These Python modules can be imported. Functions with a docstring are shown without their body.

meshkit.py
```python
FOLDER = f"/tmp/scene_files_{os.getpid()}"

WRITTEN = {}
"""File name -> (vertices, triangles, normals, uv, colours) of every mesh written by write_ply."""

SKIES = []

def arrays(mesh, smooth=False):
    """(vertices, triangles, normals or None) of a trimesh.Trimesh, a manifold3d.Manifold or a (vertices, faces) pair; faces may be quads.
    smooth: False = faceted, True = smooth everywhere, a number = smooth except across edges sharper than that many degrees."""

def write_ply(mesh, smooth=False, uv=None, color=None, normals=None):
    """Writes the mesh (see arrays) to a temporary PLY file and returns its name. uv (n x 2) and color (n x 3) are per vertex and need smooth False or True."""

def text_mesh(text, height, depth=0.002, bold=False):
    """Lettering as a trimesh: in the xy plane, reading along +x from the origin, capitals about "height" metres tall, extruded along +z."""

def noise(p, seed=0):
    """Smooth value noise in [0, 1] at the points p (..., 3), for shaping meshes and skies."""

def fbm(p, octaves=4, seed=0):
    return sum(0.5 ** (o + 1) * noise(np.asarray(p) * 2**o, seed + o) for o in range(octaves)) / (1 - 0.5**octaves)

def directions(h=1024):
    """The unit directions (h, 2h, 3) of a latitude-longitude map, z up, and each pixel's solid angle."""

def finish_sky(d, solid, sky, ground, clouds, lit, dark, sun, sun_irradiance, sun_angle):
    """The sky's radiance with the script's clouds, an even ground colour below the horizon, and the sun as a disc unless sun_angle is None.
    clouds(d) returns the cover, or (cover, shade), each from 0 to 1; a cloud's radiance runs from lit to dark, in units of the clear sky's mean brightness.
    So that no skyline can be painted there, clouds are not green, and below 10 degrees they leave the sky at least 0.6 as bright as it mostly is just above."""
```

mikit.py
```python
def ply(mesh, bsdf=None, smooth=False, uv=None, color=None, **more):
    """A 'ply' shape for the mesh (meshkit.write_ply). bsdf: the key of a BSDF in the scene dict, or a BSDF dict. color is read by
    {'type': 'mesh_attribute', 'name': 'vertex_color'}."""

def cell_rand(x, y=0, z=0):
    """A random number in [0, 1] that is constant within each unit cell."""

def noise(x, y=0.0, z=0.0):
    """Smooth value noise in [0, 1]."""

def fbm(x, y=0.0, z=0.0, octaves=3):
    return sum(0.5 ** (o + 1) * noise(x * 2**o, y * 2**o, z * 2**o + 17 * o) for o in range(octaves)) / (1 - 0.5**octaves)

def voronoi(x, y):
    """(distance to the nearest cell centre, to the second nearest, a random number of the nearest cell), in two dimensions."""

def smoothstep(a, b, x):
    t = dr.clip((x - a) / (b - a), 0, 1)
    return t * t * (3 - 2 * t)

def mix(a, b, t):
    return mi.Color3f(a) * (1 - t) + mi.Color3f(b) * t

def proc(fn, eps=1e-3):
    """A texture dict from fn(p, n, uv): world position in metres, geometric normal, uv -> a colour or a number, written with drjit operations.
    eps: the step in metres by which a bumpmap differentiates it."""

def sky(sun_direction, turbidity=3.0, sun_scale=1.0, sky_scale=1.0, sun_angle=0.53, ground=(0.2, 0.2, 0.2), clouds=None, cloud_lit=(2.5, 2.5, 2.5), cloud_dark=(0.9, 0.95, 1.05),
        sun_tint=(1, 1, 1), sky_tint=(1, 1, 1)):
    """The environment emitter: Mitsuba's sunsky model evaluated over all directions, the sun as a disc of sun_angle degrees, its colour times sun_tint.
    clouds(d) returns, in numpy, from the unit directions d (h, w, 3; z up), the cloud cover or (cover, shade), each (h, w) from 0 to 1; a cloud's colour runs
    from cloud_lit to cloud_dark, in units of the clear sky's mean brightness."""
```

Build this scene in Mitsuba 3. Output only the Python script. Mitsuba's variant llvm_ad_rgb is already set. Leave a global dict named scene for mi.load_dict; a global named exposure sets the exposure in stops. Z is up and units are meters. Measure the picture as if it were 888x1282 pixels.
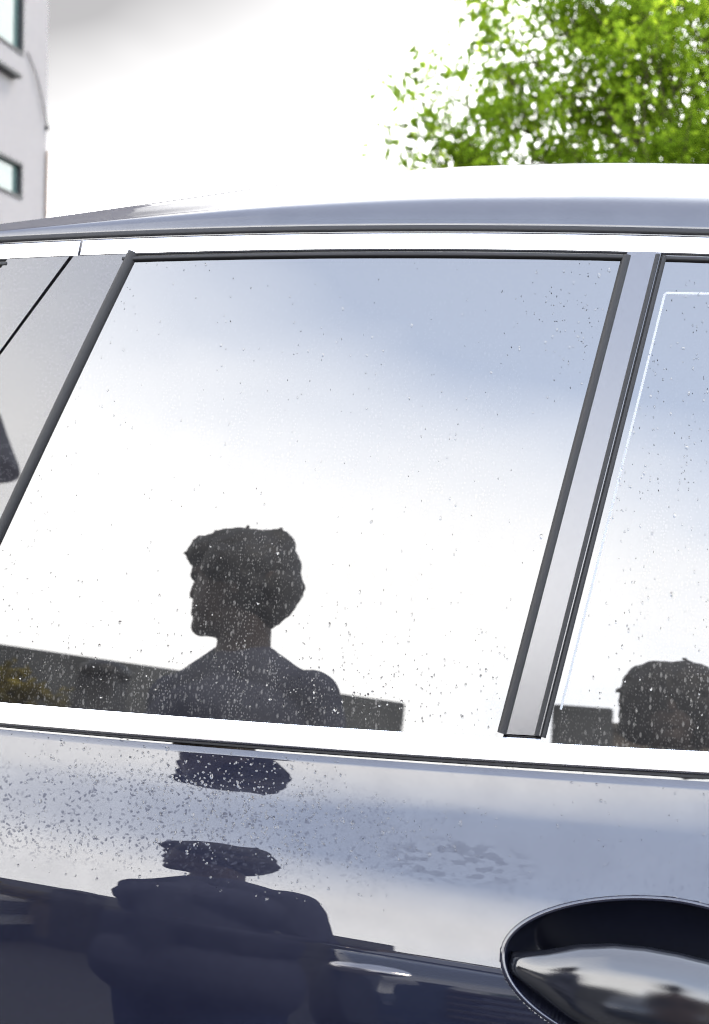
import math, random
import numpy as np, trimesh, manifold3d as m3
import drjit as dr
import mitsuba as mi, mikit, meshkit
from mikit import proc, noise as tnoise, fbm as tfbm, voronoi, smoothstep, mix, cell_rand
T = mi.ScalarTransform4f
rnd = random.Random(7)
rng = np.random.default_rng(7)
scene, labels = {}, {}

# ------------------------------------------------------------------ camera, sky, exposure
exposure = 4.03
CAM = np.array([0.0, -1.07, 1.455])
FWD = np.array([-0.17318184, 0.98216303, -0.0732382])
UPV = np.array([-0.04707923, 0.06602137, 0.99670694])
scene['camera'] = {'type': 'thinlens', 'fov': 34.0, 'fov_axis': 'x', 'near_clip': 0.05, 'far_clip': 400.0,
                   'aperture_radius': 0.0028, 'focus_distance': 1.16,
                   'to_world': T().look_at(origin=CAM.tolist(), target=(CAM + FWD).tolist(), up=UPV.tolist())}


def clouds(d):
    x, y, z = d[..., 0], d[..., 1], d[..., 2]
    el = np.degrees(np.arcsin(np.clip(z, -1, 1)))
    q = d / np.maximum(z[..., None] + 0.25, 0.05)
    n = meshkit.fbm(q * 1.3 + 3.1, 5, 4)
    m = meshkit.fbm(q * 0.55 + 8.0, 4, 9)
    back = np.degrees(np.arctan2(x, np.maximum(-y, 1e-3)))
    cover = np.clip(1.0 - (el + .55 * np.clip(back + 14, -25, 30) - 19) / 44.0 * (0.55 + 0.9 * m) + (n - 0.5) * 1.0, 0.36, 1)      # a bright bank round the horizon, thin cloud overhead
    side = np.clip((y + 0.15) / 0.6, 0, 1)                                            # the bank beyond the car is deeper
    cover = np.maximum(cover, side * np.clip(1.35 - el / 60 + (n - 0.5), 0, 1))
    az = np.degrees(np.arctan2(x, np.maximum(y, 1e-3)))
    u = 1 + np.clip((el - 20) * .12, -3, .25) - np.clip(el - 21.5, 0, 40) * .18 - np.clip(az + 27, -5, 60) * .068 + (m - .5) * .1      # a heavy grey cloud over the building
    shade = np.clip((y + .05) / .3, 0, 1) * np.interp(u, [-.7, -.35, 0, .33, .6, 1.0, 1.3], [0, .5, .85, .905, .945, .985, 1]) + 0.15 * np.clip((n - 0.45) * 2, 0, 1)
    return cover, np.clip(shade, 0, 1)


scene['sky'] = mikit.sky([0.35, 0.45, 0.82], turbidity=3, sun_scale=0.16, sun_angle=14, clouds=clouds, cloud_lit=(3.0, 2.97, 2.93), cloud_dark=(0.36, 0.355, 0.36), sky_tint=(0.93, 1.02, 1.05))
labels['sky'] = {'kind': 'structure'}

# ------------------------------------------------------------------ materials


def rgb(*c): return {'type': 'rgb', 'value': list(c)}
def two(b): return {'type': 'twosided', 'b': b}
def diffuse(c): return two({'type': 'diffuse', 'reflectance': c if isinstance(c, dict) else rgb(*c)})
def rough(c, a=0.3, ior=1.5): return two({'type': 'roughplastic', 'diffuse_reflectance': c if isinstance(c, dict) else rgb(*c), 'alpha': a, 'int_ior': ior, 'distribution': 'ggx'})
def gloss(c, ior): return {'type': 'plastic', 'diffuse_reflectance': c if isinstance(c, dict) else rgb(*c), 'int_ior': ior}


def glass_dust(p, n, uv):
    # dried water marks and dust, in vertical trails, thickest in the lower half of the pane
    u, v = p.x * 480, p.z * 330
    f1, f2, r = voronoi(u, v)
    spot = smoothstep(0.45, 0.12, f1) * smoothstep(0.25, 0.8, r)
    f3, f4, r2 = voronoi(p.x * 190 + 7, p.z * 95)
    spot2 = smoothstep(0.3, 0.1, f3) * smoothstep(0.7, 0.8, r2)
    trail = smoothstep(0.4, 0.75, tnoise(p.x * 230, p.z * 14))
    patch = smoothstep(0.3, 0.7, tfbm(p.x * 9, p.z * 7, 3.0))
    low = smoothstep(1.62, 1.22, p.z)
    return (0.012 + 0.05 * low * patch) + (spot * (0.25 + 0.75 * trail) * 0.30 + spot2 * 0.25) * (0.05 + 0.95 * low) * (0.4 + 0.6 * patch)


scene['window_glass'] = two({'type': 'blendbsdf', 'weight': proc(glass_dust), 'a': gloss((0.005, 0.005, 0.006), 2.9), 'b': {'type': 'diffuse', 'reflectance': rgb(0.42, 0.4, 0.37)}})


def pillar_dust(p, n, uv):
    return 0.05 + 0.30 * smoothstep(0.45, 0.8, tfbm(p.x * 420, p.z * 420, 0.0, 3)) * smoothstep(0.3, 0.7, tfbm(p.x * 14, p.z * 10))


scene['gloss_black'] = two({'type': 'blendbsdf', 'weight': proc(pillar_dust), 'a': gloss((0.02, 0.019, 0.023), 2.2),
                            'b': {'type': 'roughplastic', 'diffuse_reflectance': rgb(0.20, 0.19, 0.21), 'alpha': 0.3}})


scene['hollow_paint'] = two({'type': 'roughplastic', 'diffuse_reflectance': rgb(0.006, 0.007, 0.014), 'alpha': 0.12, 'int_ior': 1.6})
scene['handle_paint'] = two({'type': 'roughplastic', 'diffuse_reflectance': rgb(0.014, 0.015, 0.02), 'alpha': 0.022, 'int_ior': 2.1})
scene['divider_black'] = two({'type': 'roughplastic', 'diffuse_reflectance': rgb(0.05, 0.046, 0.058), 'alpha': 0.07, 'int_ior': 2.5})


def paint_marks(p, n, uv):
    wx, wz = p.x + .004 * tnoise(p.x * 300, p.z * 300), p.z + .003 * tnoise(p.x * 300, p.z * 300, 5.0)
    f1, f2, r = voronoi(wx * 260, wz * 330)
    s = smoothstep(0.48, 0.2, f1) * smoothstep(0.45, 1.0, r)
    where = smoothstep(0.35, 0.55, tfbm(p.x * 7 + 2, p.z * 22, 5.0)) * smoothstep(1.02, 1.06, p.z) * smoothstep(1.125, 1.10, p.z) * (0.25 + 0.75 * smoothstep(-0.1, -0.35, p.x))
    smear = smoothstep(0.48, 0.62, tfbm(p.x * 110, p.z * 330, 2.0, 4)) * smoothstep(0.085, 0.04, dr.sqrt(dr.square(p.x + 0.075) + dr.square((p.z - 1.065) * 4)))
    return 0.12 + 0.08 * tfbm(p.x * 40, p.z * 40, 3.0) + 0.6 * s * where + 0.22 * smear


def paint(c, marks=True, ior=2.5):
    flake = {'type': 'roughplastic', 'diffuse_reflectance': rgb(*[1.2 * x + h for x, h in zip(c, (0.019, 0.022, 0.038))]), 'alpha': 0.22, 'int_ior': 1.6, 'distribution': 'ggx'}
    top = gloss(c, ior)
    return two({'type': 'blendbsdf', 'weight': proc(paint_marks) if marks else 0.1, 'a': top, 'b': flake})


scene['navy_paint'] = paint((0.008, 0.009, 0.022))
scene['blue_paint'] = paint((0.008, 0.02, 0.045), False)
scene['silver_paint'] = paint((0.35, 0.35, 0.34), False, 1.6)
scene['chrome'] = two({'type': 'roughconductor', 'material': 'Al', 'alpha': 0.1, 'specular_reflectance': rgb(0.85, 0.85, 0.86)})
scene['rubber'] = rough((0.034, 0.034, 0.037), 0.35)
scene['dark_plastic'] = rough((0.012, 0.012, 0.014), 0.3)
scene['tyre_rubber'] = rough((0.03, 0.03, 0.03), 0.5)
scene['rim_metal'] = two({'type': 'roughconductor', 'material': 'Al', 'alpha': 0.25, 'specular_reflectance': rgb(0.6, 0.6, 0.62)})
scene['lamp_glass'] = two({'type': 'roughconductor', 'material': 'Al', 'alpha': 0.05, 'specular_reflectance': rgb(0.9, 0.9, 0.92)})
scene['red_glass'] = two(gloss((0.25, 0.01, 0.01), 1.6))
scene['frit_line'] = rough((0.75, 0.77, 0.8), 0.3)
scene['water_drop'] = {'type': 'dielectric', 'int_ior': 1.33}


def asphalt_tex(p, n, uv):
    return mix((0.035, 0.035, 0.037), (0.085, 0.083, 0.08), 0.6 * tfbm(p.x * 60, p.y * 60) + 0.4 * tfbm(p.x * 0.8, p.y * 0.8))


scene['asphalt'] = rough(proc(asphalt_tex), 0.5)


def paving_tex(p, n, uv):
    return mix((0.2, 0.19, 0.18), (0.32, 0.3, 0.28), tfbm(p.x * 7, p.y * 7, p.z * 7, 4))


scene['paving_stone'] = rough(proc(paving_tex), 0.5)


def render_tex(p, n, uv):
    s = tfbm(p.y * 0.7, p.z * 0.5, 1.0, 4)
    return mix((0.27, 0.265, 0.27), (0.315, 0.308, 0.315), 0.5 * s + 0.5 * tfbm(p.x * 30, p.y * 30, p.z * 30))


scene['pale_render'] = diffuse(proc(render_tex))


def tan_tex(p, n, uv):
    return mix((0.10, 0.085, 0.07), (0.17, 0.145, 0.12), tfbm(p.x * 1.7, p.z * 3.0, p.y, 4))


scene['tan_render'] = diffuse(proc(tan_tex))


def dark_clad(p, n, uv):
    return mix((0.045, 0.05, 0.053), (0.08, 0.087, 0.09), tfbm(p.x * 2.0, p.z * 9.0, p.y * 2, 4))


scene['dark_cladding'] = rough(proc(dark_clad), 0.4)
scene['coping_stone'] = rough((0.22, 0.2, 0.18), 0.5)
scene['window_frame_grey'] = rough((0.03, 0.035, 0.04), 0.3)
scene['mint_pane'] = two(gloss((0.10, 0.16, 0.15), 1.9))
scene['drain_pipe'] = rough((0.45, 0.33, 0.24), 0.4)


def leaf_bsdf(c):
    return {'type': 'principledthin', 'base_color': c, 'roughness': 0.45, 'diff_trans': 1.1, 'spec_trans': 0.0, 'eta': 1.4}


scene['leaf_green'] = leaf_bsdf({'type': 'mesh_attribute', 'name': 'vertex_color'})
scene['leaf_young'] = leaf_bsdf(rgb(0.16, 0.26, 0.02))
scene['leaf_olive'] = leaf_bsdf({'type': 'mesh_attribute', 'name': 'vertex_color'})
scene['bark'] = diffuse(proc(lambda p, n, uv: mix((0.05, 0.038, 0.028), (0.13, 0.1, 0.08), tfbm(p.x * 25, p.y * 25, p.z * 6, 4))))
scene['skin'] = rough((0.075, 0.045, 0.034), 0.4)
scene['hair_black'] = rough((0.010, 0.008, 0.007), 0.45)
scene['shirt_navy'] = diffuse(proc(lambda p, n, uv: mix((0.042, 0.046, 0.068), (0.062, 0.066, 0.092), tfbm(p.x * 300, p.y * 300, p.z * 300))))
scene['shirt_brown'] = diffuse((0.07, 0.045, 0.035))
scene['denim'] = diffuse(proc(lambda p, n, uv: mix((0.012, 0.017, 0.04), (0.025, 0.033, 0.07), tfbm(p.x * 200, p.y * 200, p.z * 60))))
scene['shoe_leather'] = rough((0.03, 0.025, 0.02), 0.3)
scene['eye_white'] = rough((0.5, 0.48, 0.45), 0.1)


def put(key, mesh, bsdf, smooth=False, kind=None, color=None):
    """One entry of the scene; a taken name gets the next number."""
    k, i = key, 0
    while k in scene:
        i += 1
        k = f'{key}_{i:03d}'
    scene[k] = mikit.ply(mesh, bsdf, smooth, color=color)
    if kind: labels.setdefault(k, {})['kind'] = kind
    return k


def tag(key, label, cat, group=None):
    labels[key] = {**labels.get(key, {}), 'label': label, 'category': cat}
    if group: labels[key]['group'] = group


def box(x0, x1, y0, y1, z0, z1, c=0.0):
    if c <= 0:
        b = trimesh.creation.box((x1 - x0, y1 - y0, z1 - z0))
        b.apply_translation(((x0 + x1) / 2, (y0 + y1) / 2, (z0 + z1) / 2))
        return b
    pts = []
    for sx in (0, 1):
        for sy in (0, 1):
            for sz in (0, 1):
                p = np.array([x1 - c if sx else x0 + c, y1 - c if sy else y0 + c, z1 - c if sz else z0 + c])
                for k in range(3):
                    e = np.zeros(3); e[k] = c * (1 if (sx, sy, sz)[k] else -1)
                    pts.append(p + e)
    return trimesh.convex.convex_hull(np.array(pts))


cat_ = trimesh.util.concatenate

# ------------------------------------------------------------------ ground
gx = np.linspace(-120, 120, 25)
g = trimesh.Trimesh([[-150, -150, 0], [150, -150, 0], [150, 150, 0], [-150, 150, 0]], [[0, 1, 2], [0, 2, 3]])
put('ground', g, 'asphalt'); labels['ground'] = {'kind': 'structure'}
put('pavement', box(-40, 40, 2.6, 60, -0.4, 0.12, 0.015), 'paving_stone'); labels['pavement'] = {'kind': 'structure'}

# ------------------------------------------------------------------ the side of the car as a surface y = S(x, z), x along the car, y inwards
ZB = 1.155
D2 = np.radians


def integ(q, t):
    return np.concatenate([[0], np.cumsum((np.tan(D2(t[1:])) + np.tan(D2(t[:-1]))) / 2 * np.diff(q))])


def smooth1(t, k): return np.convolve(np.pad(t, k, 'edge'), np.ones(2 * k + 1) / (2 * k + 1), 'valid')


def crease(x): return 0.985 - 0.04 * np.clip(x, -1.5, 1.5)


_s = np.linspace(0, 1, 601)
_F = integ(_s, smooth1(np.interp(_s, [0, .14, .27, .36, .44, .56, .64, .8, .92, 1], [17.5, 19.5, 23.5, 28, 30.5, 30, 27.5, 23, 19.5, 17.5]), 12))
_g = np.linspace(0, 1.0, 2001)
_G = integ(_g, smooth1(np.interp(_g, [0, .006, .05, .2, .5, 1], [17.5, 11.5, 9.5, 0, -8, -10]), 4))
_k = np.linspace(-.1, .8, 901)
_K = integ(_k, 11.5 + 5.0 * _k / .47); _K -= np.interp(0, _k, _K)


def S(x, z):
    x, z = np.asarray(x, float), np.asarray(z, float)
    h = ZB - crease(x)
    y = -h * np.interp(np.clip((ZB - z) / h, 0, 1), _s, _F) - np.interp(np.clip(crease(x) - z, 0, 1), _g, _G) + np.interp(np.clip(z - ZB, 0, .8), _k, _K)
    a = np.abs(x + 0.3)
    return y + .015 * x * x + 0.10 * np.clip((a - 1.5) / 0.8, 0, 2) ** 2.2


def nrm(x, z, e=6e-4):
    a, b = (S(x + e, z) - S(x - e, z)) / 2 / e, (S(x, z + e) - S(x, z - e)) / 2 / e
    n = np.stack([a, -np.ones_like(a), b], -1)
    return n / np.linalg.norm(n, axis=-1, keepdims=True)


def on(x, z, off=0.0):
    x, z = np.broadcast_arrays(np.asarray(x, float), np.asarray(z, float))
    return np.stack([x, S(x, z), z], -1) + off * nrm(x, z)


def grid_faces(n, m):
    i, j = np.meshgrid(np.arange(n - 1), np.arange(m - 1), indexing='ij')
    a = i * m + j
    return np.stack([a, a + 1, a + m + 1, a + m], -1).reshape(-1, 4)


def solid_grid(front, back):
    """Two (n, m, 3) grids joined round their rim."""
    n, m = front.shape[:2]
    q = grid_faces(n, m)
    N = n * m
    loop = [i * m for i in range(n)] + [(n - 1) * m + j for j in range(1, m)] + [i * m + m - 1 for i in range(n - 2, -1, -1)] + [j for j in range(m - 2, 0, -1)]
    rim = [[loop[k], loop[(k + 1) % len(loop)], loop[(k + 1) % len(loop)] + N, loop[k] + N] for k in range(len(loop))]
    f = np.vstack([q, q[:, ::-1] + N, rim])
    f = np.vstack([f[:, [0, 1, 2]], f[:, [0, 2, 3]]])
    t = trimesh.Trimesh(np.vstack([front.reshape(-1, 3), back.reshape(-1, 3)]), f, process=False)
    if np.einsum('ij,ij->i', t.face_normals[:2], nrm(*[np.array([v]) for v in front[0, 0, [0, 2]]])).sum() < 0: t.invert()
    return t


def ruled(xb0, xb1, zb, xt0, xt1, zt, off=0.0, thick=0.006, nu=60, nv=60, side=0.0):
    """A panel on the car's side between a lower and an upper curve, with straight ends."""
    u, v = np.meshgrid(np.linspace(0, 1, nu), np.linspace(0, 1, nv), indexing='ij')
    xb, xt = xb0 + (xb1 - xb0) * u, xt0 + (xt1 - xt0) * u
    x = xb * (1 - v) + xt * v
    z = zb(xb) * (1 - v) + zt(xt) * v
    return solid_grid(on(x, z, off), on(x, z, off - thick))


def sweep(path, nor, section):
    """A closed section (across, out) along a path lying on a surface with the given normals."""
    path, nor = np.asarray(path, float), np.asarray(nor, float)
    t = np.gradient(path, axis=0); t /= np.linalg.norm(t, axis=1, keepdims=True)
    b = np.cross(t, nor); b /= np.linalg.norm(b, axis=1, keepdims=True)
    o = np.cross(b, t)
    s = np.asarray(section, float)
    if s.ndim == 2: s = np.broadcast_to(s, (len(path),) + s.shape)
    v = path[:, None] + s[..., :1] * b[:, None] + s[..., 1:] * o[:, None]
    n, m = v.shape[:2]
    f = [[i * m + j, i * m + (j + 1) % m, (i + 1) * m + (j + 1) % m, (i + 1) * m + j] for i in range(n - 1) for j in range(m)]
    f = np.array(f); f = np.vstack([f[:, [0, 1, 2]], f[:, [0, 2, 3]]])
    caps = [[0, j + 1, j] for j in range(1, m - 1)] + [[(n - 1) * m, (n - 1) * m + j, (n - 1) * m + j + 1] for j in range(1, m - 1)]
    mesh = trimesh.Trimesh(v.reshape(-1, 3), np.vstack([f, caps]), process=False)
    if np.abs(np.linalg.norm(path[0] - path[-1])) > 1e-6: mesh.fix_normals()
    return mesh


def strip(xs, zs, section, off=0.0):
    xs, zs = np.broadcast_arrays(np.asarray(xs, float), np.asarray(zs, float))
    return sweep(on(xs, zs, off), nrm(xs, zs), section)


def dome(w, h, base=-0.004, n=9, power=0.7, tilt=0.0):
    """A cushion-shaped section w wide, h high."""
    a = np.linspace(-1, 1, n)
    top = [(x * w / 2, h * (1 - abs(x) ** 3) ** power + tilt * x * w / 2) for x in a]
    return [(-w / 2, base)] + top + [(w / 2, base)]


def belt_lo(x):
    x = np.asarray(x, float); c = np.clip(x, -.5, .6)
    return 1.1488 + .0192 * c + .0189 * c * c + np.clip(x - .6, 0, 9) * .04
def belt_hi(x): return belt_lo(x) + .0262 + .0055 * np.clip(x, -.6, .6)
def glass_top(x): return 1.6328 - .055 * (np.asarray(x, float) + .1) ** 2
def roof_gap(x): return 1.6608 - .055 * (np.asarray(x, float) + .1) ** 2
def seal_front(z): return -.4625 + (z - 1.624) * .364          # window's leaning front edge
def door_gap(z): return -.526 + (z - 1.637) * .61                # gap between the doors, above the belt
def div_front(z): return .054 + (z - 1.629) * .2105              # the bar before the quarter glass
def div_rear(z): return .086 + (z - 1.627) * .206
def quarter_end(z): return .56 - (z - 1.17) * .30

car = 'parked_car'

# --- body: a loft of rings along the car, cut by the wheel arches
XF, XR = -2.72, 2.12                                                  # bumpers
DOORS = (-1.46, 0.345)


def z_top(x): return np.interp(x, [-2.72, -2.62, -2.3, -1.45, -1.2, 1.75, 2.0, 2.12], [.72, .84, .93, 1.06, 1.13, 1.15, 1.12, .98])


def body_loft():
    xs = np.unique(np.concatenate([np.linspace(XF, XR, 70), [DOORS[0] - .001, DOORS[0] + .001, -.141, -.139, .334, .336, DOORS[1] - .001, DOORS[1] + .001]]))
    rings = []
    for x in xs:
        zt = float(z_top(x)); zb = 0.30 + 0.12 * max(0, abs(x + .3) - 2.2)
        z = np.linspace(zb, zt, 46)
        y = S(np.full_like(z, x), z)
        end = max(0.0, (XF + .12 - x) / .12, (x - XR + .12) / .12)
        y = y + (0.10 if -.14 < x < .335 else 0.014 if DOORS[0] < x < DOORS[1] else 0) + 0.10 * end ** 2 + .05 * np.clip((z - zt + .05) / .05, 0, 1) ** 2
        near = np.stack([np.full_like(z, x), y, z], 1)
        far = near[::-1] * [1, -1, 1] + [0, 1.94, 0]
        rings.append(np.vstack([near, far]))
    v = np.array(rings); n, m = v.shape[:2]
    f = np.array([[i * m + j, i * m + (j + 1) % m, (i + 1) * m + (j + 1) % m, (i + 1) * m + j] for i in range(n - 1) for j in range(m)])
    f = np.vstack([f[:, [0, 1, 2]], f[:, [0, 2, 3]], [[0, j, j + 1] for j in range(1, m - 1)], [[(n - 1) * m, (n - 1) * m + j + 1, (n - 1) * m + j] for j in range(1, m - 1)]])
    t = trimesh.Trimesh(v.reshape(-1, 3), f, process=False)
    t.fix_normals()
    return t


WHEELS = [(-1.86, 0), (1.02, 0), (-1.86, 1), (1.02, 1)]
bm = body_loft()
body = m3.Manifold(m3.Mesh(vert_properties=np.array(bm.vertices, np.float32), tri_verts=np.array(bm.faces, np.uint32)))
for wx, far in WHEELS:
    c = m3.Manifold.cylinder(0.42, 0.40, 0.40, 64).rotate((-90, 0, 0)).translate((wx, -0.2 if not far else 1.72, 0.37))
    body = body - c
put(f'{car}__body', body, 'navy_paint', 30)

# cabin block behind the side glass: the windscreen, the rear window and the far side
zs = np.linspace(1.10, 1.655, 26)
rings = []
for z in zs:
    x0, x1 = -1.42 + (z - 1.10) * 1.35, 1.70 - (z - 1.10) * 0.95
    y0 = S(0, z) + .012; y1 = 1.94 - y0
    k = np.linspace(0, 1, 11)
    fr = [(x0 - .14 * math.sin(math.pi * a), y0 + (y1 - y0) * a, z) for a in k[::-1]]
    ne = [(x0 + (x1 - x0) * a, y0, z) for a in k[1:]]
    re = [(x1 + .1 * math.sin(math.pi * a), y0 + (y1 - y0) * a, z) for a in k[1:]]
    fa = [(x1 + (x0 - x1) * a, y1, z) for a in k[1:-1]]
    rings.append(fr + ne + re + fa)
v = np.array(rings); n, m = v.shape[:2]
f = np.array([[i * m + j, i * m + (j + 1) % m, (i + 1) * m + (j + 1) % m, (i + 1) * m + j] for i in range(n - 1) for j in range(m)])
f = np.vstack([f[:, [0, 1, 2]], f[:, [0, 2, 3]]])
t = trimesh.Trimesh(v.reshape(-1, 3), f, process=False)
put(f'{car}__windscreen', t, 'window_glass', 25)

# roof, its side rail rounding up from the gap over the doors
rail = np.array([(0, 0), (.003, .010), (.008, .020), (.014, .0275), (.022, .033), (.04, .0405), (.10, .0645), (.16, .0893), (.208, .109), (.224, .1127), (.245, .1137), (.4, .119), (.6, .126), (.84, .130)])
from scipy.interpolate import PchipInterpolator
cum = np.concatenate([[0], np.cumsum(np.hypot(*np.diff(rail, axis=0).T))])
dense = np.concatenate([np.linspace(0, .10, 50), np.linspace(.105, .32, 50), np.linspace(.34, cum[-1], 16)])
rd, rz = PchipInterpolator(cum, rail[:, 0])(dense), PchipInterpolator(cum, rail[:, 1])(dense)
xs = np.linspace(-.77, 1.19, 120)
near = []
for x in xs:
    zg = float(roof_gap(np.clip(x, -.9, .9))) + .0035 - 0
    y0 = float(S(x, min(zg, 1.69)))
    sc = (0.97 - y0) / 0.84; hs = PchipInterpolator([-.77, -.70, -.6, -.45, -.3, -.1, .1, .9, 1.1, 1.19], [.03, .14, .24, .46, .72, .94, 1, .9, .5, .05])(x)
    drop = 0
    near.append(np.stack([np.full_like(rd, x), y0 + np.where(rd < .3, rd * hs, .3 * hs + (.97 - y0 - .3 * hs) * (rd - .3) / .54), zg + rz * hs], 1))
near = np.array(near)
far = near[:, ::-1][:, 1:] * [1, -1, 1] + [0, 1.94, 0]
top = np.concatenate([near, far], 1)
rf = solid_grid(top, top - [0, 0, .02])
if rf.face_normals[len(rf.faces) // 8][2] < 0: rf.invert()
put(f'{car}__roof', rf, 'navy_paint', 40)
xs = np.linspace(-.78, .62, 90)
put(f'{car}__roof_seal', strip(xs, roof_gap(xs), dome(.0062, .0012, -.012)), 'rubber', 40)

# --- rear door: the painted skin with the hollow behind the handle
HX, HZ, HA, HB = .118, .992, .148, .060
GAPX = -.652


def hollow(x, z):
    zz = (z - HZ + .04 * (x - HX)) / np.where(z > HZ, HB * 1.0, HB * 1.15)
    xx = (x - HX) / HA
    return (np.abs(xx) ** 1.75 + np.abs(zz) ** 2.0)


xs = np.unique(np.round(np.concatenate([np.arange(GAPX, -.06, .005), np.arange(-.06, .30, .0017), np.arange(.30, .3385, .005)]), 5))
vz = np.unique(np.concatenate([np.linspace(0, .08, 26), np.linspace(.08, 1, 50) ** 1]))
z1 = np.concatenate([np.arange(.42, .86, .006), np.arange(.86, 1.075, .0016), np.arange(1.075, 1.1375, .003)])
X, Z = np.meshgrid(xs, z1, indexing='ij')
Z = Z + (belt_lo(X) - .0026 - 1.1375) * np.clip((Z - 1.075) / .0625, 0, 1)
R_ = hollow(X, Z)
mk = np.clip((1 - R_) / .30, 0, 1) ** .6
depth = mk * (S(X, X * 0 + 1.05) + .022 + (1.05 - Z) * .16 - S(X, Z))
front = on(X, Z); front[..., 1] += depth
edge = np.zeros_like(X); edge[0] = edge[-1] = .003; edge[:, -1] = .002
front[..., 1] += edge
back = on(X, Z, -.006); back[..., 1] += depth + .001
door = solid_grid(front, back)
cv = np.concatenate([hollow(front[..., 0], front[..., 2]).ravel()] * 2)
inner = (cv[door.faces] < .97).all(1)
skin_, pocket = door.copy(), door.copy()
skin_.update_faces(~inner); skin_.remove_unreferenced_vertices(); pocket.update_faces(inner); pocket.remove_unreferenced_vertices()
put(f'{car}__rear_door', skin_, 'navy_paint', 50)
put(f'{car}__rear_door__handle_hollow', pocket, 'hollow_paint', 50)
rd_ = f'{car}__rear_door'
# thin bright lip round the hollow
a = np.linspace(0, 2 * np.pi, 500)
ca, sa = np.cos(a), np.sin(a)
ex = HX + HA * np.sign(ca) * np.abs(ca) ** (2 / 1.75)
ez = np.where(sa > 0, HB, HB * 1.15) * np.sign(sa) * np.abs(sa) + HZ - .04 * (ex - HX)
put(f'{rd_}__handle_rim', strip(ex, ez, [(.0024 * math.cos(q), .0006 + .0024 * math.sin(q)) for q in np.linspace(0, 2 * np.pi, 8, endpoint=False)]), 'navy_paint', 60)
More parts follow.
